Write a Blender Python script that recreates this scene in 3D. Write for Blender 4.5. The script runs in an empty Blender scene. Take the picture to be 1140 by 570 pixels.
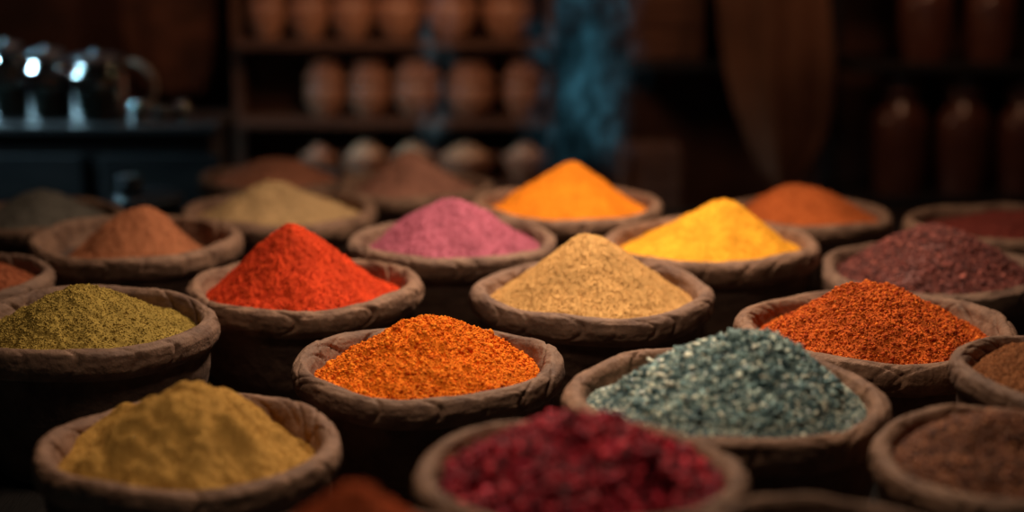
import bpy, math, random
import numpy as np
from mathutils import Vector
random.seed(7); rng=np.random.default_rng(7)
F=1950.0; TH=math.atan(465/F); CZ=1.99; TABLE=0.80
ct,st=math.cos(TH),math.sin(TH)
scene=bpy.context.scene
scene.view_settings.view_transform='Standard'
scene.view_settings.look='None'

def ground(u,v,H):
    xp=(u-570)/F; yp=(285-v)/F
    t=H/(st-yp*ct)
    return xp*t, t*(ct+yp*st), t
def wallp(u,v,Y):
    xp=(u-570)/F; yp=(285-v)/F
    t=Y/(ct+yp*st)
    return xp*t, CZ+t*(-st+yp*ct)

# ---------------- materials ----------------
def newmat(name):
    m=bpy.data.materials.new(name); m.use_nodes=True
    nt=m.node_tree; b=nt.nodes['Principled BSDF']; return m,nt,b
def noise_mat(name,c1,c2,scale=8,rough=.8,bump=.3,bscale=60,metal=0.0,spec=.3,stretch=None,bdist=.004):
    m,nt,b=newmat(name); N=nt.nodes; L=nt.links
    tc=N.new('ShaderNodeTexCoord'); mp=N.new('ShaderNodeMapping')
    if stretch: mp.inputs['Scale'].default_value=stretch
    L.new(tc.outputs['Object'],mp.inputs[0])
    n=N.new('ShaderNodeTexNoise'); n.inputs['Scale'].default_value=scale; n.inputs['Detail'].default_value=8; n.inputs['Roughness'].default_value=.65
    L.new(mp.outputs[0],n.inputs['Vector'])
    r=N.new('ShaderNodeValToRGB'); r.color_ramp.elements[0].position=.33; r.color_ramp.elements[1].position=.68
    r.color_ramp.elements[0].color=(*c1,1); r.color_ramp.elements[1].color=(*c2,1)
    L.new(n.outputs['Fac'],r.inputs[0]); L.new(r.outputs[0],b.inputs['Base Color'])
    n2=N.new('ShaderNodeTexNoise'); n2.inputs['Scale'].default_value=bscale; n2.inputs['Detail'].default_value=6
    L.new(mp.outputs[0],n2.inputs['Vector'])
    bp=N.new('ShaderNodeBump'); bp.inputs['Strength'].default_value=bump; bp.inputs['Distance'].default_value=bdist
    L.new(n2.outputs['Fac'],bp.inputs['Height']); L.new(bp.outputs[0],b.inputs['Normal'])
    b.inputs['Roughness'].default_value=rough; b.inputs['Metallic'].default_value=metal
    b.inputs['Specular IOR Level'].default_value=spec
    return m
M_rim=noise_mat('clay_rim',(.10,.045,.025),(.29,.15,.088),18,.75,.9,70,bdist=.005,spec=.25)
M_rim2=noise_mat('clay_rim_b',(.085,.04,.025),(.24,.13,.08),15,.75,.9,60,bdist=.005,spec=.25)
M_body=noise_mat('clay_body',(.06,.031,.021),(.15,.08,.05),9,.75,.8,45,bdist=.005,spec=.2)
M_table=noise_mat('table_wood',(.012,.010,.010),(.035,.026,.022),5,.7,.5,30,stretch=(6,.6,6))
M_wood=noise_mat('shelf_wood',(.05,.020,.011),(.12,.052,.028),6,.65,.4,30,stretch=(.8,6,6))
M_darkwood=noise_mat('dark_wood',(.014,.013,.014),(.034,.028,.026),5,.5,.4,30,stretch=(1,5,5))
M_wall=noise_mat('plaster_wall',(.025,.014,.011),(.12,.05,.03),2.2,.9,.5,18)
M_floor=noise_mat('stone_floor',(.02,.018,.017),(.05,.04,.035),3,.8,.5,20)
M_pot=noise_mat('terracotta',(.24,.10,.058),(.46,.225,.13),7,.42,.4,30,spec=.5)
M_pot2=noise_mat('terracotta_dark',(.10,.038,.024),(.20,.08,.05),7,.25,.2,30,spec=.6)
M_cloth=noise_mat('brown_cloth',(.12,.055,.032),(.24,.115,.066),3,.95,.5,120)
M_rug=noise_mat('rust_cloth',(.04,.018,.012),(.15,.058,.034),9,.95,.5,120)
M_metal=noise_mat('jar_lid_metal',(.25,.27,.28),(.4,.42,.43),10,.3,.1,40,metal=1.0)
M_black=noise_mat('black_tin',(.012,.014,.016),(.03,.032,.034),8,.35,.2,30,spec=.5)
M_crate=noise_mat('crate_wood',(.10,.042,.026),(.20,.09,.052),5,.75,.4,30,stretch=(1,5,5))
def glass():
    m,nt,b=newmat('jar_glass'); b.inputs['Base Color'].default_value=(.60,.74,.76,1)
    b.inputs['Roughness'].default_value=.06; b.inputs['Transmission Weight'].default_value=1.0; b.inputs['IOR'].default_value=1.45
    return m
M_glass=glass()
def attr_mat(name,rough=.85,bscale=260,bump=.6,spec=.25,bd=.002):
    m,nt,b=newmat(name); N=nt.nodes; L=nt.links
    a=N.new('ShaderNodeAttribute'); a.attribute_name='Col'; L.new(a.outputs['Color'],b.inputs['Base Color'])
    tc=N.new('ShaderNodeTexCoord'); n=N.new('ShaderNodeTexNoise'); n.inputs['Scale'].default_value=bscale; n.inputs['Detail'].default_value=4
    L.new(tc.outputs['Object'],n.inputs['Vector'])
    bp=N.new('ShaderNodeBump'); bp.inputs['Strength'].default_value=bump; bp.inputs['Distance'].default_value=bd
    L.new(n.outputs['Fac'],bp.inputs['Height']); L.new(bp.outputs[0],b.inputs['Normal'])
    b.inputs['Roughness'].default_value=rough; b.inputs['Specular IOR Level'].default_value=spec
    return m
M_spice=attr_mat('ground_spice',.9,300,.8,.1); M_seed=attr_mat('seed_spice',.6,120,.2,.18)

# ---------------- mesh helpers ----------------
def link(o,parent=None):
    scene.collection.objects.link(o)
    if parent: o.parent=parent
    return o
def empty(name,loc):
    e=bpy.data.objects.new(name,None); e.location=loc; e.empty_display_size=.1
    return link(e)
def np_mesh(name,V,T,mat,col=None,parent=None,loc=(0,0,0)):
    k=T.shape[1]; me=bpy.data.meshes.new(name)
    me.vertices.add(len(V)); me.vertices.foreach_set('co',V.astype(np.float32).ravel())
    me.loops.add(T.size); me.loops.foreach_set('vertex_index',T.astype(np.int32).ravel())
    me.polygons.add(len(T)); me.polygons.foreach_set('loop_start',np.arange(0,T.size,k,dtype=np.int32))
    me.update(calc_edges=True); me.validate()
    me.polygons.foreach_set('use_smooth',np.ones(len(me.polygons),dtype=bool))
    if col is not None:
        a=me.color_attributes.new('Col','FLOAT_COLOR','POINT')
        a.data.foreach_set('color',np.hstack([col,np.ones((len(col),1))]).astype(np.float32).ravel())
    mats=mat if isinstance(mat,list) else [mat]
    for m in mats: me.materials.append(m)
    o=bpy.data.objects.new(name,me); o.location=loc
    return link(o,parent)
def resample(pts,n):
    P=np.array(pts,float); out=[]
    Pe=np.vstack([2*P[0]-P[1],P,2*P[-1]-P[-2]])
    for i in range(1,len(Pe)-2):
        p0,p1,p2,p3=Pe[i-1:i+3]
        for j in range(n):
            t=j/n
            out.append(.5*((2*p1)+(-p0+p2)*t+(2*p0-5*p1+4*p2-p3)*t*t+(-p0+3*p1-3*p2+p3)*t**3))
    out.append(P[-1]); out=np.array(out); out[:,0]=np.maximum(out[:,0],.0005); return out
def grid_quads(nr,ns):
    i=np.arange(nr-1)[:,None]; j=np.arange(ns)[None,:]; j2=(j+1)%ns
    return np.stack([i*ns+j,i*ns+j2,(i+1)*ns+j2,(i+1)*ns+j],-1).reshape(-1,4)
def lathe(name,prof,mat,parent=None,loc=(0,0,0),segs=48,n=4,smooth=True):
    P=resample(prof,n) if smooth else np.array(prof,float)
    a=np.linspace(0,2*math.pi,segs,endpoint=False)
    X=P[:,0:1]*np.cos(a); Y=P[:,0:1]*np.sin(a); Z=np.repeat(P[:,1:2],segs,1)
    V=np.stack([X,Y,Z],-1).reshape(-1,3)
    return np_mesh(name,V,grid_quads(len(P),segs)[:,::-1],mat,None,parent,loc)
def boxes(name,bl,mat,parent=None,bevel=.006):
    V=[];Fc=[]
    for (x0,x1,y0,y1,z0,z1) in bl:
        b=len(V)
        V+=[(x0,y0,z0),(x1,y0,z0),(x1,y1,z0),(x0,y1,z0),(x0,y0,z1),(x1,y0,z1),(x1,y1,z1),(x0,y1,z1)]
        Fc+=[tuple(b+k for k in f) for f in [(0,3,2,1),(4,5,6,7),(0,1,5,4),(1,2,6,5),(2,3,7,6),(3,0,4,7)]]
    me=bpy.data.meshes.new(name); me.from_pydata(V,[],Fc); me.materials.append(mat)
    o=bpy.data.objects.new(name,me); link(o,parent)
    if bevel:
        m=o.modifiers.new('bevel','BEVEL'); m.width=bevel; m.segments=2
    return o
TAB=rng.random((256,256))
def vnoise(x,y):
    xi=np.floor(x).astype(int); yi=np.floor(y).astype(int); fx=x-xi; fy=y-yi
    fx=fx*fx*(3-2*fx); fy=fy*fy*(3-2*fy)
    g=lambda a,b:TAB[a%256,b%256]
    return (g(xi,yi)*(1-fx)+g(xi+1,yi)*fx)*(1-fy)+(g(xi,yi+1)*(1-fx)+g(xi+1,yi+1)*fx)*fy-.5
def fbm(x,y,o=4):
    s=0;a=1.0
    for i in range(o): s=s+a*vnoise(x*2**i+17*i,y*2**i+31*i); a*=.5
    return s
# ---------------- bowls ----------------
def bowl_mesh(parent,R,height,hi,seed,rimmat):
    s=R/.25; b=-height
    prof=[(0,-.085*s),(.45*R,-.083*s),(.70*R,-.070*s),(.80*R,-.045*s),(.845*R,-.015*s),(.865*R,.001*s),(.90*R,.010*s),(.945*R,.010*s),(.985*R,.002*s),(1.0*R,-.012*s),(.995*R,-.028*s),(.97*R,-.039*s),(.94*R,-.043*s),(.925*R,-.052*s),(.925*R,-.075*s),(.90*R,b*.45),(.85*R,b*.68),(.77*R,b*.88),(.70*R,b+.008),(.66*R,b),(0,b)]
    P=resample(prof,5 if hi else 3); ns=360 if hi else 144
    rs=random.Random(seed); a=np.linspace(0,2*math.pi,ns,endpoint=False)
    k=rs.choice([17,19,21,23]); d=np.zeros((len(P),ns)); 
    zr=P[:,1]/s; w=np.clip(1-np.abs(zr+.012)/.034,0,1)*(P[:,0]>.8*R); w=np.sqrt(w)
    for i in range(k):
        a0=2*math.pi*(i+rs.uniform(-.28,.28))/k; slant=rs.uniform(1,5)*(1 if rs.random()<.7 else -1)
        depth=rs.uniform(.003,.0085)
        da=(a[None,:]-(a0+slant*(P[:,0:1]/R-.93)+(zr[:,None])*2)+math.pi)%(2*math.pi)-math.pi
        d-=depth*np.exp(-(da/.016)**2)*w[:,None]
        step=rs.uniform(-.003,.003)
        d+=step*w[:,None]*np.where((da>0)&(da<2*math.pi/k),1,0)*np.clip(da/.03,0,1)*np.clip((2*math.pi/k-da)/.1,0,1)
    idx=np.arange(len(P))[:,None]*.35
    d+=.0026*s*fbm(a[None,:]*6/6.283*4+seed*3.1+0*idx,idx+seed,4)*np.ones_like(d)
    bl=np.clip((a-5.9)/(.38),0,1)[None,:]; d=d*(1-bl)+d[:,0:1]*bl
    T=np.gradient(P,axis=0); Nn=np.stack([-T[:,1],T[:,0]],-1); Nn/= (np.linalg.norm(Nn,axis=1,keepdims=True)+1e-9)
    wob=1+.010*np.sin(a*2+seed)+.006*np.sin(a*3+seed*2)
    r=(P[:,0:1]+Nn[:,0:1]*d)*wob; z=P[:,1:2]+Nn[:,1:2]*d
    z=z+ (.004*s*np.sin(a*2+seed*1.7)+.0025*s*np.sin(a*5+seed))[None,:]*np.clip((z-b)/abs(b),0,1)
    z=np.maximum(z,b)
    r[0]=.0005; r[-1]=.0005
    V=np.stack([r*np.cos(a),r*np.sin(a),z],-1).reshape(-1,3)
    Q=grid_quads(len(P),ns)[:,::-1]
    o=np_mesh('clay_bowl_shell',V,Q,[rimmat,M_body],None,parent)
    ring=np.repeat(np.arange(len(P)-1),ns)
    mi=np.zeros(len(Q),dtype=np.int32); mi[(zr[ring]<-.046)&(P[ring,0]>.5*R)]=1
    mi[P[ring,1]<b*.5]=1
    if len(o.data.polygons)==len(mi): o.data.polygons.foreach_set('material_index',mi)
    return o
ico_v=[];g=(1+5**.5)/2
for s1 in(-1,1):
    for s2 in(-g,g): ico_v+=[(0,s1,s2),(s1,s2,0),(s2,0,s1)]
ICO=np.array(ico_v)/math.sqrt(1+g*g)
_f=[]
for i in range(12):
    for j in range(i+1,12):
        for k in range(j+1,12):
            d=[np.linalg.norm(ICO[p]-ICO[q]) for p,q in((i,j),(j,k),(i,k))]
            if max(d)<1.1:
                n=np.cross(ICO[j]-ICO[i],ICO[k]-ICO[i]); _f.append((i,j,k) if n@ICO[i]>0 else (i,k,j))
ICOF=np.array(_f)
OCT=np.array([(1,0,0),(-1,0,0),(0,1,0),(0,-1,0),(0,0,1),(0,0,-1)],float)
OCTF=np.array([(0,2,4),(2,1,4),(1,3,4),(3,0,4),(2,0,5),(1,2,5),(3,1,5),(0,3,5)])
def heap(parent,name,Rh,zb,apex,h,st_):
    e=st_.get('e',.12); pw=st_.get('pw',1.12); lump=st_.get('lump',.006); sd=st_.get('seed',1)
    def surf(s,ph):
        bx=Rh*np.cos(ph); by=Rh*np.sin(ph)
        x=apex[0]*(1-s)+bx*s; y=apex[1]*(1-s)+by*s
        warp=1+st_.get('warp',.10)*fbm(2+np.cos(ph)*1.6+sd*7,2+np.sin(ph)*1.6+sd*3,3)
        ss=np.clip(s*warp,0,1.2)
        pr=1-(np.sqrt(ss**2+e*e)-e)/(math.sqrt(1+e*e)-e)
        pr=np.sign(pr)*np.abs(pr)**pw
        z=zb+(h-zb)*pr
        edge=np.clip((1-s)/.12,0,1)
        z=z+lump*2*(fbm(x*14+sd*5+50,y*14+sd*9+50,3)-.15)*edge+st_.get('fine',.0015)*2*fbm(x*90+sd*5+90,y*90+90,3)*np.clip(edge+.3,0,1)
        return x,y,z
    nr,ns=st_.get('res',(90,240))
    s=np.linspace(0,1,nr)[:,None]*np.ones((1,ns)); ph=np.linspace(0,2*math.pi,ns,endpoint=False)[None,:]*np.ones((nr,1))
    x,y,z=surf(s,ph); V=np.stack([x,y,z],-1).reshape(-1,3)
    Q=grid_quads(nr,ns); T=np.vstack([Q[:,[0,2,1]],Q[:,[0,3,2]]])
    cols=np.array(st_['cols'],float); base=np.array(st_.get('base',cols.mean(0)))
    cn=fbm(V[:,0]*22+40,V[:,1]*22+sd*4+40,4)[:,None]
    C=np.clip(base*(1+st_.get('cvar',.35)*cn),0,1)
    allV=[V];allT=[T];allC=[C];off=len(V)
    for gi in st_.get('grains',[]):
        n,size,el,big=gi['n'],gi['size'],gi.get('el',1.2),gi.get('big',False)
        BV,BF=(ICO,ICOF) if big else (OCT,OCTF)
        lo,hi_=gi.get('range',(0,1))
        gs=np.sqrt(rng.uniform(lo**2,hi_**2,n))*gi.get('smax',.99); gp=rng.uniform(0,2*math.pi,n)
        gx,gy,gz=surf(gs,gp)
        sc=size*rng.lognormal(0,gi.get('var',.3),n)
        S=np.stack([sc*el,sc,sc*gi.get('flat',.8)],-1)
        q=rng.normal(size=(n,4))
        if gi.get('lay'): q[:,1]*=.35; q[:,2]*=.35
        q/=np.linalg.norm(q,axis=1,keepdims=True)
        w_,a_,b_,c_=q.T
        Rm=np.stack([np.stack([1-2*(b_*b_+c_*c_),2*(a_*b_-c_*w_),2*(a_*c_+b_*w_)],-1),
                     np.stack([2*(a_*b_+c_*w_),1-2*(a_*a_+c_*c_),2*(b_*c_-a_*w_)],-1),
                     np.stack([2*(a_*c_-b_*w_),2*(b_*c_+a_*w_),1-2*(a_*a_+b_*b_)],-1)],1)
        jit=1+rng.uniform(-.15,.15,(n,len(BV),1))
        vv=BV[None]*jit*S[:,None,:]
        vv=np.einsum('nij,nkj->nki',Rm,vv)
        vv[:,:,0]+=gx[:,None];vv[:,:,1]+=gy[:,None];vv[:,:,2]+=(gz+sc*gi.get('lift',.1))[:,None]
        gc=cols if 'cols' not in gi else np.array(gi['cols'],float)
        p=gi.get('p'); ci=rng.choice(len(gc),n,p=p)
        cc=np.clip(gc[ci]*rng.lognormal(0,gi.get('cv',.14),(n,1)),0,1)
        allV.append(vv.reshape(-1,3)); allC.append(np.repeat(cc,len(BV),0))
        allT.append((BF[None]+(off+np.arange(n)*len(BV))[:,None,None]).reshape(-1,3)); off+=n*len(BV)
    return np_mesh(name,np.vstack(allV),np.vstack(allT),st_.get('mat',M_spice),np.vstack(allC),parent)

def G(n,size,**k): return dict(n=n,size=size,**k)
bowls=[
 ('bowl_of_saffron_powder','saffron_heap',476,405,301,.95,(484,350),.86,dict(cols=[(.74,.165,.008),(.62,.11,.006),(.82,.22,.014)],e=.16,lump=.010,fine=.005,cvar=.5,grains=[G(16000,.0016,var=.35),G(2000,.0028,var=.3,big=True)])),
 ('bowl_of_dried_rose_petals','petal_heap',647,528,372,.84,(640,476),.86,dict(cols=[(.32,.010,.022),(.15,.006,.014),(.46,.025,.038),(.22,.01,.024)],e=.5,pw=.9,lump=.016,fine=.006,cvar=.6,mat=M_seed,grains=[G(4600,.0040,var=.35,big=True,cv=.5,el=1.5,lift=.3),G(8000,.002,cv=.4)])),
 ('bowl_of_blue_poppy_seeds','seed_heap',808,442,365,.90,(838,374),.86,dict(cols=[(.17,.245,.225),(.10,.165,.165),(.36,.43,.37),(.05,.085,.09),(.78,.75,.58)],base=(.05,.085,.088),e=.40,lump=.007,mat=M_seed,grains=[G(6500,.0034,el=1.9,flat=.6,big=True,lay=True,range=(0,.78),cv=.28,lift=.4,p=[.3,.23,.19,.15,.13]),G(9000,.0019,el=1.4,range=(.5,1),lay=True,cols=[(.46,.50,.40),(.20,.28,.26),(.78,.75,.58),(.09,.14,.14)],cv=.25)])),
 ('bowl_of_ground_ginger','ginger_heap',658,325,273,.95,(655,259),.86,dict(cols=[(.54,.285,.092),(.49,.25,.08),(.59,.32,.11)],e=.10,lump=.005,fine=.0025,cvar=.35,grains=[G(20000,.0012,cv=.1)])),
 ('bowl_of_chili_powder','chili_heap',340,318,263,.95,(322,251),.84,dict(cols=[(.53,.036,.008),(.42,.022,.007),(.62,.065,.010)],e=.12,lump=.008,fine=.003,cvar=.5,grains=[G(18000,.0013,cv=.12)])),
 ('bowl_of_turmeric','turmeric_heap',792,271,243,.95,(803,222),.86,dict(cols=[(.74,.315,.020),(.68,.275,.016),(.80,.36,.026)],e=.14,lump=.008,fine=.002,cvar=.3,grains=[G(12000,.0012,cv=.1)])),
 ('bowl_of_sumac','sumac_heap',503,268,233,.95,(503,227),.84,dict(cols=[(.36,.085,.12),(.28,.055,.085),(.43,.12,.155)],e=.4,pw=.9,lump=.008,fine=.003,cvar=.4,grains=[G(9000,.0018)])),
 ('bowl_of_orange_curry_powder','curry_heap',631,228,212,.95,(637,183),.86,dict(cols=[(.78,.225,.012),(.72,.19,.009)],e=.18,lump=.007,cvar=.3,grains=[G(6000,.0014,cv=.1)])),
 ('bowl_of_ground_cinnamon','cinnamon_heap',152,267,238,.95,(158,229),.72,dict(cols=[(.36,.12,.05),(.30,.09,.038),(.42,.15,.065)],e=.30,lump=.007,cvar=.3,grains=[G(8000,.0014)])),
 ('bowl_of_ground_cumin','cumin_heap',95,360,294,.92,(82,322),.84,dict(cols=[(.30,.185,.036),(.24,.15,.028),(.35,.225,.05)],e=.35,lump=.008,fine=.003,cvar=.4,grains=[G(12000,.0015)])),
 ('bowl_of_mustard_powder','mustard_heap',210,495,343,.95,(222,428),.85,dict(cols=[(.42,.215,.045),(.37,.18,.036),(.47,.25,.06)],e=.24,warp=.45,lump=.018,fine=.002,cvar=.3,grains=[G(12000,.0011,cv=.1)])),
 ('bowl_of_paprika_flakes','paprika_heap',975,366,315,.95,(958,318),.85,dict(cols=[(.51,.088,.012),(.38,.055,.010),(.62,.13,.015)],e=.35,lump=.009,fine=.004,cvar=.5,grains=[G(14000,.0018),G(2500,.003,big=True)])),
 ('bowl_of_dried_barberries','barberry_heap',1045,302,264,1.0,(1040,253),.86,dict(cols=[(.15,.034,.025),(.08,.02,.016),(.22,.06,.042)],e=.5,pw=.9,lump=.008,mat=M_seed,grains=[G(6500,.0034,big=True,cv=.35)])),
 ('bowl_of_cayenne_powder','cayenne_heap',898,238,188,1.0,(882,207),.84,dict(cols=[(.48,.105,.022),(.40,.08,.018)],e=.4,pw=.9,lump=.006,grains=[G(4000,.0018)])),
 ('bowl_of_crushed_red_pepper','red_pepper_heap',1112,250,208,1.0,(1150,236),.84,dict(cols=[(.18,.03,.018),(.12,.02,.015)],e=.5,lump=.006,grains=[G(4000,.002)])),
 ('bowl_of_ground_clove','clove_heap',1206,414,290,.88,(1190,378),.84,dict(cols=[(.25,.085,.03),(.17,.06,.022),(.30,.11,.04)],e=.5,pw=.9,lump=.008,grains=[G(9000,.0020)])),
 ('bowl_of_allspice_berries','allspice_heap',1137,510,336,.88,(1110,466),.84,dict(cols=[(.18,.06,.026),(.11,.034,.016),(.25,.09,.036)],e=.6,pw=.85,lump=.008,mat=M_seed,grains=[G(9000,.0030,big=True,cv=.4,lift=.4)])),
 ('bowl_of_ground_coriander','coriander_heap',311,234,218,1.0,(303,204),.85,dict(cols=[(.46,.27,.12),(.40,.23,.10)],e=.35,lump=.008,grains=[G(6000,.0016)])),
 ('bowl_of_ground_nutmeg','nutmeg_heap',307,198,172,1.03,(308,178),.85,dict(cols=[(.48,.18,.09),(.40,.13,.07)],e=.5,lump=.008,grains=[G(3000,.002)])),
 ('bowl_of_garam_masala','masala_heap',463,207,172,1.0,(452,170),.82,dict(cols=[(.31,.13,.078),(.24,.09,.058)],e=.25,lump=.006,grains=[G(3000,.002)])),
 ('bowl_of_black_pepper','pepper_heap',47,242,186,1.0,(42,212),.84,dict(cols=[(.15,.12,.09),(.11,.085,.065)],e=.4,lump=.006,grains=[G(4000,.002)])),
 ('bowl_of_ground_mace','mace_heap',-42,308,198,.95,(-40,290),.84,dict(cols=[(.30,.08,.03),(.24,.06,.025)],e=.4,lump=.006,grains=[G(3000,.002)])),
 ('bowl_of_smoked_paprika','smoked_paprika_heap',396,622,300,.82,(398,542),.86,dict(cols=[(.60,.12,.035),(.50,.085,.025)],e=.3,lump=.012,grains=[G(9000,.0016)])),
 ('bowl_of_star_anise_powder','anise_heap',925,615,330,.82,(925,590),.84,dict(cols=[(.10,.05,.03),(.07,.035,.02)],e=.5,lump=.006,grains=[G(5000,.002)])),
]
pos=[]
for i,(nm,hn,cx,cy,w,H,ap,hf,sty) in enumerate(bowls):
    x,y,t=ground(cx,cy,H); R=w*t/F/2; zr=CZ-H
    e=empty(nm,(x,y,zr)); far=y>4.3
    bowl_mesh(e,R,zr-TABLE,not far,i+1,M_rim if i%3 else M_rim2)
    s=R/.25; h=(cy-ap[1])*t/(F*.955); ax=(ap[0]-cx)*t/F
    zb=(-.022 if hf>.8 else -.055)*s
    sty['seed']=i+1
    if far: sty['res']=(50,120)
    heap(e,hn,R*hf,zb,(ax,0),h,sty)
    pos.append((nm,x,y,R,zr))
for i in range(len(pos)):
    for j in range(i):
        d=math.hypot(pos[i][1]-pos[j][1],pos[i][2]-pos[j][2])-pos[i][3]-pos[j][3]
        if d<0: print('OVERLAP',pos[i][0],pos[j][0],round(d,3))

# ---------------- table ----------------
bl=[]
x=-2.1
while x<2.1:
    bl.append((x,x+.205,1.5,5.68,TABLE-.05,TABLE)); x+=.21
for lx in(-2.0,0,1.95):
    for ly in(1.6,3.6,5.5): bl.append((lx,lx+.09,ly,ly+.09,0,TABLE-.05))
bl+=[(-2.05,2.05,1.58,1.62,TABLE-.17,TABLE-.05),(-2.05,2.05,5.56,5.60,TABLE-.17,TABLE-.05)]
boxes('market_table',bl,M_table,bevel=.004)
# ---------------- room ----------------
WY=7.25
boxes('floor',[(-3,3,-1.5,WY+.1,-.1,0)],M_floor,bevel=0)
boxes('wall_back',[(-3,3,WY,WY+.1,0,3.4)],M_wall,bevel=0)
boxes('wall_left',[(-3.1,-3,-1.5,WY+.1,0,3.4)],M_wall,bevel=0)
boxes('wall_right',[(3,3.1,-1.5,WY+.1,0,3.4)],M_wall,bevel=0)
boxes('ceiling',[(-3.1,3.1,-1.5,WY+.1,3.4,3.5)],M_darkwood,bevel=0)
# ---------------- centre shelf with pots ----------------
SY=6.9
xl,_=wallp(272,100,SY); xr,_=wallp(606,100,SY)
z0=wallp(0,197,SY)[1]; z1=wallp(0,128,SY)[1]; z2=wallp(0,42,SY)[1]; z3=z2+.34
sh=[]
for z in(z0,z1,z2,z3,.28): sh.append((xl,xr,SY-.15,SY+.2,z-.03,z))
sh+=[(xl-.04,xl,SY-.02,SY+.2,0,z3+.05),(xr,xr+.04,SY-.02,SY+.2,0,z3+.05),(xl,xr,SY+.18,SY+.2,0,z3)]
boxes('wooden_shelf',sh,M_wood)
def lidded_pot(u,zb,wpx,hpx,mat,Y=SY-.02):
    xx,_=wallp(u,90,Y); R=wpx*Y/F/2; h=hpx*Y/F*1.03
    e=empty('lidded_clay_pot',(xx,Y,zb))
    lathe('pot_body',[(0,0),(.50*R,0),(.58*R,.02*h),(.82*R,.15*h),(.98*R,.33*h),(1.0*R,.46*h),(.90*R,.54*h),(.78*R,.58*h),(0,.585*h)],mat,e)
    lathe('pot_lid',[(0,.575*h),(.78*R,.58*h),(.94*R,.62*h),(.98*R,.68*h),(.88*R,.74*h),(.74*R,.80*h),(.74*R,.90*h),(.80*R,.95*h),(.76*R,.995*h),(.5*R,.985*h),(0,.98*h)],mat,e)
for u,wp in((362,47),(412,49),(465,56),(525,56),(582,46)):
    lidded_pot(u,z1,wp,random.uniform(60,66),M_pot)
for u,wp in((300,42),(346,46),(394,50),(446,56),(504,60),(566,60)):
    lidded_pot(u,z2,wp,72,M_pot)
def heap_pot(u,wpx,col,hcone,Y=SY-.05):
    xx,_=wallp(u,180,Y); R=wpx*Y/F/2
    e=empty('small_clay_spice_pot',(xx,Y,z0)); H=.105
    lathe('pot_body',[(0,0),(.6*R,0),(.7*R,.01),(.92*R,.05),(R,H-.02),(1.0*R,H),(.9*R,H),(.85*R,H-.015),(0,H-.016)],M_pot,e)
    heap(e,'spice_cone',R*.86,H-.016,(0,0),H+hcone,dict(cols=[col],e=.2,lump=.004,res=(24,60),seed=3))
for u,wp,c,hh in((356,42,(.55,.27,.17),.05),(408,54,(.66,.40,.25),.08),(460,52,(.66,.43,.27),.07),(519,68,(.62,.37,.22),.055),(584,52,(.62,.37,.24),.06)):
    heap_pot(u,wp,c,hh)
# ---------------- right rack with bottles ----------------
RY=6.9
xl,_=wallp(938,100,RY); xr=2.55
za=wallp(0,212,RY)[1]; zb=wallp(0,66,RY)[1]
boxes('jar_rack',[(xl,xr,RY-.15,RY+.2,z-.035,z) for z in(za,zb,zb+.5,.25)]+[(xl-.05,xl,RY+.05,RY+.2,0,zb+.55),(xr,xr+.05,RY-.15,RY+.2,0,zb+.55)],M_darkwood)
def tall_jar(u,z,wpx,hpx):
    Y=RY; xx,_=wallp(u,120,Y); R=wpx*Y/F/2; h=hpx*Y/F*1.03
    e=empty('glazed_storage_jar',(xx,Y,z))
    lathe('jar_body',[(0,0),(.78*R,0),(.88*R,.02*h),(.98*R,.2*h),(R,.5*h),(.94*R,.62*h),(.72*R,.72*h),(.62*R,.76*h),(.60*R,.79*h),(.66*R,.80*h),(0,.805*h)],M_pot2,e)
    lathe('jar_lid',[(0,.80*h),(.74*R,.80*h),(.78*R,.83*h),(.78*R,.93*h),(.70*R,.97*h),(.3*R,.99*h),(0,1.0*h)],M_pot2,e)
for u,wp,hp in((1001,66,134),(1073,62,132),(1140,58,128)): tall_jar(u,za,wp,hp)
for u,wp,hp in((1024,62,110),(1096,58,105)): tall_jar(u,zb,wp,hp)
# ---------------- hanging cloth sack ----------------
def cloth(name,Y,outline,mat,amp=.012,nv=60,nu=50):
    vs=np.linspace(0,1,nv); V=[]
    vv=[o[0] for o in outline]; L=[o[1] for o in outline]; Rr=[o[2] for o in outline]
    for t in vs:
        v=vv[0]+t*(vv[-1]-vv[0]); l=np.interp(v,vv,L); r=np.interp(v,vv,Rr)
        for s in np.linspace(0,1,nu):
            x,z=wallp(l+s*(r-l),v,Y)
            V.append((x,Y+amp*math.sin(s*9+t*2)-.06*math.sin(s*math.pi)*(amp>.01)+amp*.5*math.sin(s*21+5*t)+.02*math.sin(t*6+s*2),z))
    T=[(i*nu+j,i*nu+j+1,(i+1)*nu+j+1,(i+1)*nu+j) for i in range(nv-1) for j in range(nu-1)]
    o=np_mesh(name,np.array(V),np.array(T),mat)
    m=o.modifiers.new('thick','SOLIDIFY'); m.thickness=.006
    return o
cloth('hanging_cloth',6.75,[(-120,835,900),(-60,812,915),(0,800,922),(40,803,925),(80,808,927),(120,818,926),(150,830,920),(170,838,912),(190,848,899),(208,862,876)],M_cloth,.018)
cloth('hanging_cloth.001',7.05,[(-150,118,238),(0,132,240),(50,140,240),(80,150,232),(104,168,226)],M_rug,.009)
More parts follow.
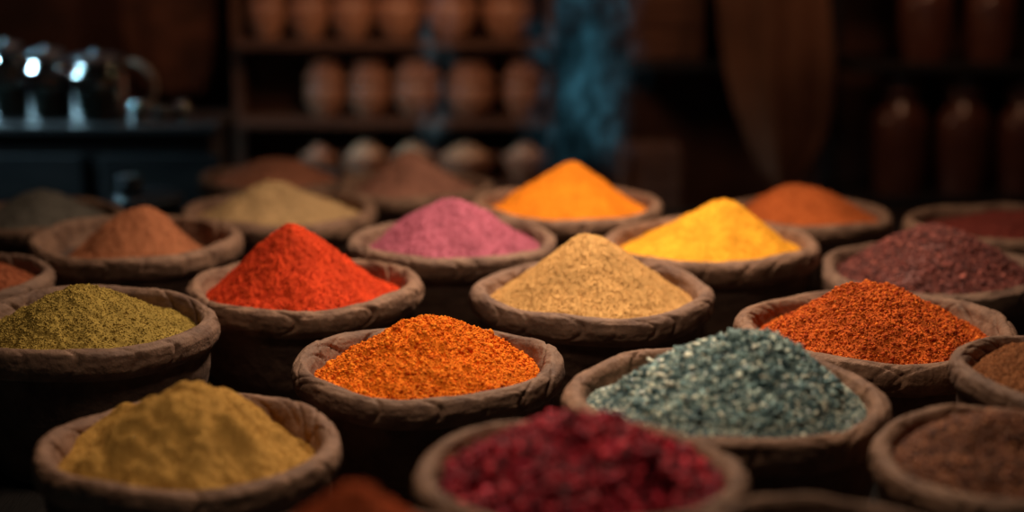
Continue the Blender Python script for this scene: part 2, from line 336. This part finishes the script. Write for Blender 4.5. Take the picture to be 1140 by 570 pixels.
# crates right of shelf
def crate(u0,u1,v0,v1,Y,d=.2):
    x0,z1_=wallp(u0,v0,Y); x1,z0_=wallp(u1,v1,Y)
    b=[]
    n=4; hh=(z1_-z0_)/n
    for k in range(n): b.append((x0,x1,Y,Y+.015,z0_+k*hh+.003,z0_+(k+1)*hh-.003)); b.append((x0,x1,Y+d-.015,Y+d,z0_+k*hh+.003,z0_+(k+1)*hh-.003))
    for k in range(n):
        b.append((x0,x0+.015,Y+.015,Y+d-.015,z0_+k*hh+.003,z0_+(k+1)*hh-.003)); b.append((x1-.015,x1,Y+.015,Y+d-.015,z0_+k*hh+.003,z0_+(k+1)*hh-.003))
    b.append((x0+.015,x1-.015,Y+.015,Y+d-.015,z0_,z0_+.012))
    for xx in(x0-.004,x1-.026): b.append((xx,xx+.03,Y-.012,Y,z0_,z1_))
    boxes('wooden_crate',b,M_crate,bevel=.002); return x0,x1,z0_,z1_
c1=crate(704,780,-10,66,6.95)
boxes('wall_ledge',[(c1[0]-.08,c1[1]+.1,6.85,WY,c1[2]-.035,c1[2])],M_darkwood)
c2=crate(692,756,165,238,6.6)
boxes('wooden_stool',[(c2[0]-.03,c2[1]+.03,6.55,6.85,c2[2]-.04,c2[2])]+[(a,a+.04,b,b+.04,0,c2[2]-.04) for a in(c2[0]-.02,c2[1]-.02) for b in(6.57,6.79)],M_darkwood)
# ---------------- left cabinet with glass jars ----------------
CY0,CY1=5.78,6.12
xr,zt=wallp(254,128,CY1-.1)
boxes('wooden_cabinet',[(-2.4,xr-.03,CY0+.02,CY1,0,zt-.03),(-2.42,xr,CY0,CY1+.01,zt-.03,zt)]+[(-2.3+k*.46,-2.3+k*.46+.40,CY0+.008,CY0+.02,.1,zt-.1) for k in range(3)],M_darkwood)
M_tea=noise_mat('jar_contents',(.04,.028,.022),(.10,.065,.045),30,.9,.5,80)
def gjar(u,wpx,hpx,lid=True,Y=5.95,name='glass_jar',fill=.4):
    xx,_=wallp(u,90,Y); R=wpx*Y/F/2; h=hpx*Y/F
    e=empty(name,(xx,Y,zt+.001))
    lathe('glass_body',[(0,0),(.85*R,0),(.97*R,.03*h),(R,.12*h),(R,.62*h),(.94*R,.72*h),(.78*R,.80*h),(.76*R,.86*h),(.72*R,.86*h),(.73*R,.79*h),(.88*R,.70*h),(.94*R,.6*h),(.94*R,.12*h),(.88*R,.05*h),(0,.045*h)],M_glass,e)
    if fill: lathe('contents',[(0,.06*h),(.85*R,.07*h),(.91*R,.13*h),(.91*R,fill*h),(.5*R,(fill+.04)*h),(0,(fill+.05)*h)],M_tea,e)
    if lid: lathe('jar_lid',[(0,.84*h),(.70*R,.84*h),(.705*R,.865*h),(.84*R,.868*h),(.86*R,.90*h),(.84*R,.93*h),(.5*R,.96*h),(.14*R,.965*h),(.16*R,1.0*h),(0,1.01*h)],M_metal,e)
    return e,R,h
gjar(8,44,88); gjar(52,50,80,fill=.4)
e,R,h=gjar(108,66,76,True,5.93,'glass_teapot',.45)
def tube(name,pts,r,mat,parent):
    cu=bpy.data.curves.new(name,'CURVE'); cu.dimensions='3D'; cu.bevel_depth=r; cu.bevel_resolution=4
    sp=cu.splines.new('NURBS'); sp.points.add(len(pts)-1)
    for p,c in zip(sp.points,pts): p.co=(*c,1)
    sp.use_endpoint_u=True; sp.order_u=4; cu.materials.append(mat)
    return link(bpy.data.objects.new(name,cu),parent)
M_handle=noise_mat('pale_ceramic',(.30,.22,.16),(.42,.32,.24),6,.4,.1,20)
tube('handle',[(R*.8,0,.80*h),(R*1.3,0,.86*h),(R*1.9,0,.72*h),(R*2.0,0,.35*h),(R*1.5,0,.08*h),(R*.95,0,.12*h)],.012,M_handle,e)
tube('spout',[(-R*.9,0,.25*h),(-R*1.3,0,.45*h),(-R*1.5,0,.72*h)],.012,M_glass,e)
gjar(153,24,28,False,5.86,'drinking_glass',0); gjar(176,18,20,False,5.9,'drinking_glass',0); gjar(201,18,22,True,5.92,'small_glass_jar',.4)
# black tin tray with small jar on table
x,y,t=ground(176,233,CZ-TABLE)
e=empty('black_tea_tin',(x,min(y,5.5),TABLE))
lathe('tin_body',[(0,0),(.105,0),(.108,.004),(.108,.055),(.114,.057),(.114,.075),(.108,.08),(0,.081)],M_black,e,smooth=False)
lathe('small_pot',[(0,.081),(.035,.081),(.042,.10),(.040,.118),(.028,.124),(.028,.13),(.038,.132),(.036,.142),(0,.144)],M_black,e,(-.055,0,0))
# ---------------- incense burner and smoke ----------------
e=empty('incense_burner',(.20,5.42,TABLE))
lathe('burner_bowl',[(0,0),(.05,0),(.045,.015),(.025,.03),(.05,.05),(.07,.08),(.065,.1),(.055,.095),(0,.07)],M_pot2,e)
def smoke(name,loc,prof,dens,emis,seed,drift,flat=.3,meander=.09,thr=(.44,.66),fade=.25,core=.35,col=(.085,.32,.44,1)):
    n=24; a=np.linspace(0,2*math.pi,n,endpoint=False); V=[]
    P=resample(prof,4)
    for r,z in P: 
        for t in a: V.append((r*math.cos(t)+drift*z,flat*r*math.sin(t),z))
    m=bpy.data.materials.new(name); m.use_nodes=True; nt=m.node_tree; N=nt.nodes; L=nt.links; N.clear()
    out=N.new('ShaderNodeOutputMaterial'); vol=N.new('ShaderNodeVolumePrincipled'); L.new(vol.outputs[0],out.inputs['Volume'])
    tc=N.new('ShaderNodeTexCoord')
    def noise(scale,zsc,det,dist,off,rgh=.6):
        mp=N.new('ShaderNodeMapping'); mp.inputs['Scale'].default_value=(1,1,zsc); mp.inputs['Location'].default_value=(seed+off,seed*2,off)
        L.new(tc.outputs['Object'],mp.inputs[0])
        nz=N.new('ShaderNodeTexNoise'); nz.inputs['Scale'].default_value=scale; nz.inputs['Detail'].default_value=det; nz.inputs['Roughness'].default_value=rgh; nz.inputs['Distortion'].default_value=dist
        L.new(mp.outputs[0],nz.inputs['Vector']); return nz.outputs['Fac']
    def MR(v,a_,b_,c_=0,d_=1):
        q=N.new('ShaderNodeMapRange'); q.interpolation_type='SMOOTHSTEP'
        q.inputs['From Min'].default_value=a_; q.inputs['From Max'].default_value=b_; q.inputs['To Min'].default_value=c_; q.inputs['To Max'].default_value=d_
        L.new(v,q.inputs['Value']); return q.outputs[0]
    def M(op,a_,b_=None):
        q=N.new('ShaderNodeMath'); q.operation=op
        for k,val in enumerate((a_,b_)):
            if val is None: continue
            if isinstance(val,(int,float)): q.inputs[k].default_value=val
            else: L.new(val,q.inputs[k])
        return q.outputs[0]
    wisps=MR(noise(20,.55,4,1.2,0,.6),*thr); big=MR(noise(7,.6,2,1.0,5),.38,.62,.15,1)
    sx=N.new('ShaderNodeSeparateXYZ'); L.new(tc.outputs['Object'],sx.inputs[0])
    rmax=max(p[0] for p in prof)
    mea=M('ADD',M('MULTIPLY',M('SUBTRACT',noise(3.5,1,1,0,9),.5),meander*4),M('MULTIPLY',M('SUBTRACT',noise(13,.6,2,.5,3),.5),meander*3))
    xx=M('ADD',M('SUBTRACT',sx.outputs[0],M('MULTIPLY',sx.outputs[2],drift)),mea)
    yy=M('MULTIPLY',sx.outputs[1],1/flat)
    rr=M('SQRT',M('ADD',M('MULTIPLY',xx,xx),M('MULTIPLY',yy,yy)))
    fo=MR(rr,rmax*core,rmax*.85,1,0)
    hb=MR(sx.outputs[2],prof[0][1],prof[0][1]+fade)
    he=MR(M('ABSOLUTE',M('SUBTRACT',sx.outputs[0],M('MULTIPLY',sx.outputs[2],drift))),rmax*.7,rmax*.98,1,0)
    soft=M('ADD',M('MULTIPLY',wisps,.86),.14)
    dd=M('MULTIPLY',M('MULTIPLY',M('MULTIPLY',soft,big),he),M('MULTIPLY',fo,hb))
    L.new(M('MULTIPLY',dd,dens),vol.inputs['Density']); vol.inputs['Color'].default_value=(.35,.65,.8,1)
    L.new(M('MULTIPLY',dd,emis),vol.inputs['Emission Strength']); vol.inputs['Emission Color'].default_value=col  # self-glow stands in for light scattered by smoke and steam
    o=np_mesh(name,np.array(V),grid_quads(len(P),n),m,None,None,loc); return o
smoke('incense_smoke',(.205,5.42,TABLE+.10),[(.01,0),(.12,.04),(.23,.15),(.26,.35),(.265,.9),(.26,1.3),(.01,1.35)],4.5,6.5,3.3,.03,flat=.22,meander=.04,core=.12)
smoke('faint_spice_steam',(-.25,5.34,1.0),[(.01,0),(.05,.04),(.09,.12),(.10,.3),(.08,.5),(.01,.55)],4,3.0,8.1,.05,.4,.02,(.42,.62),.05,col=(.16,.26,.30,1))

# ---------------- lights ----------------
def area(name,loc,target,size,energy,col,sy=None,spread=None):
    l=bpy.data.lights.new(name,'AREA'); l.size=size; l.energy=energy; l.color=col
    if sy: l.shape='RECTANGLE'; l.size_y=sy
    if spread: l.spread=math.radians(spread)
    o=bpy.data.objects.new(name,l); o.location=loc
    o.rotation_euler=(Vector(target)-Vector(loc)).to_track_quat('-Z','Y').to_euler(); return link(o)
area('pendant_light_key',(.3,4.2,2.75),(.1,3.75,.9),.4,27,(1,.84,.66),spread=108)
area('added_front_fill',(-.1,2.65,2.8),(.1,2.75,.9),.4,6,(1,.82,.62),spread=100)  # added fill to lift the front row of heaps; no pendant hangs here
area('added_shelf_light',(-.4,5.95,1.85),(-.4,6.95,.95),.3,4.6,(1,.58,.34))  # added out of view to brighten the shelf pots and spice cones
area('rack_area_light',(1.5,5.9,2.3),(1.4,6.9,1.0),.18,2.6,(1,.5,.28))  # warm area light aimed at the jar rack, without a lamp fixture
area('added_left_wall_light',(-1.6,6.4,2.2),(-1.5,7.2,1.3),.2,1.6,(1,.5,.28))  # small warm light added to bring up the left wall; no lamp modelled
area('added_jar_highlight_light',(-2.8,5.6,2.0),(-1.7,5.95,1.15),.4,4.5,(.45,.8,1.0),spread=45)  # cool light added for glints on the glass jars; left wall is solid
w=bpy.data.worlds.new('World'); scene.world=w; w.use_nodes=True
w.node_tree.nodes['Background'].inputs[0].default_value=(.19,.33,.38,1); w.node_tree.nodes['Background'].inputs[1].default_value=.2
# ---------------- camera ----------------
cam=bpy.data.cameras.new('camera'); co=bpy.data.objects.new('camera',cam); link(co)
co.location=(0,0,CZ); co.rotation_euler=(math.pi/2-TH,0,0); cam.sensor_width=36; cam.lens=F/1140*36
cam.dof.use_dof=True; cam.dof.focus_distance=3.3; cam.dof.aperture_fstop=1.0
scene.camera=co
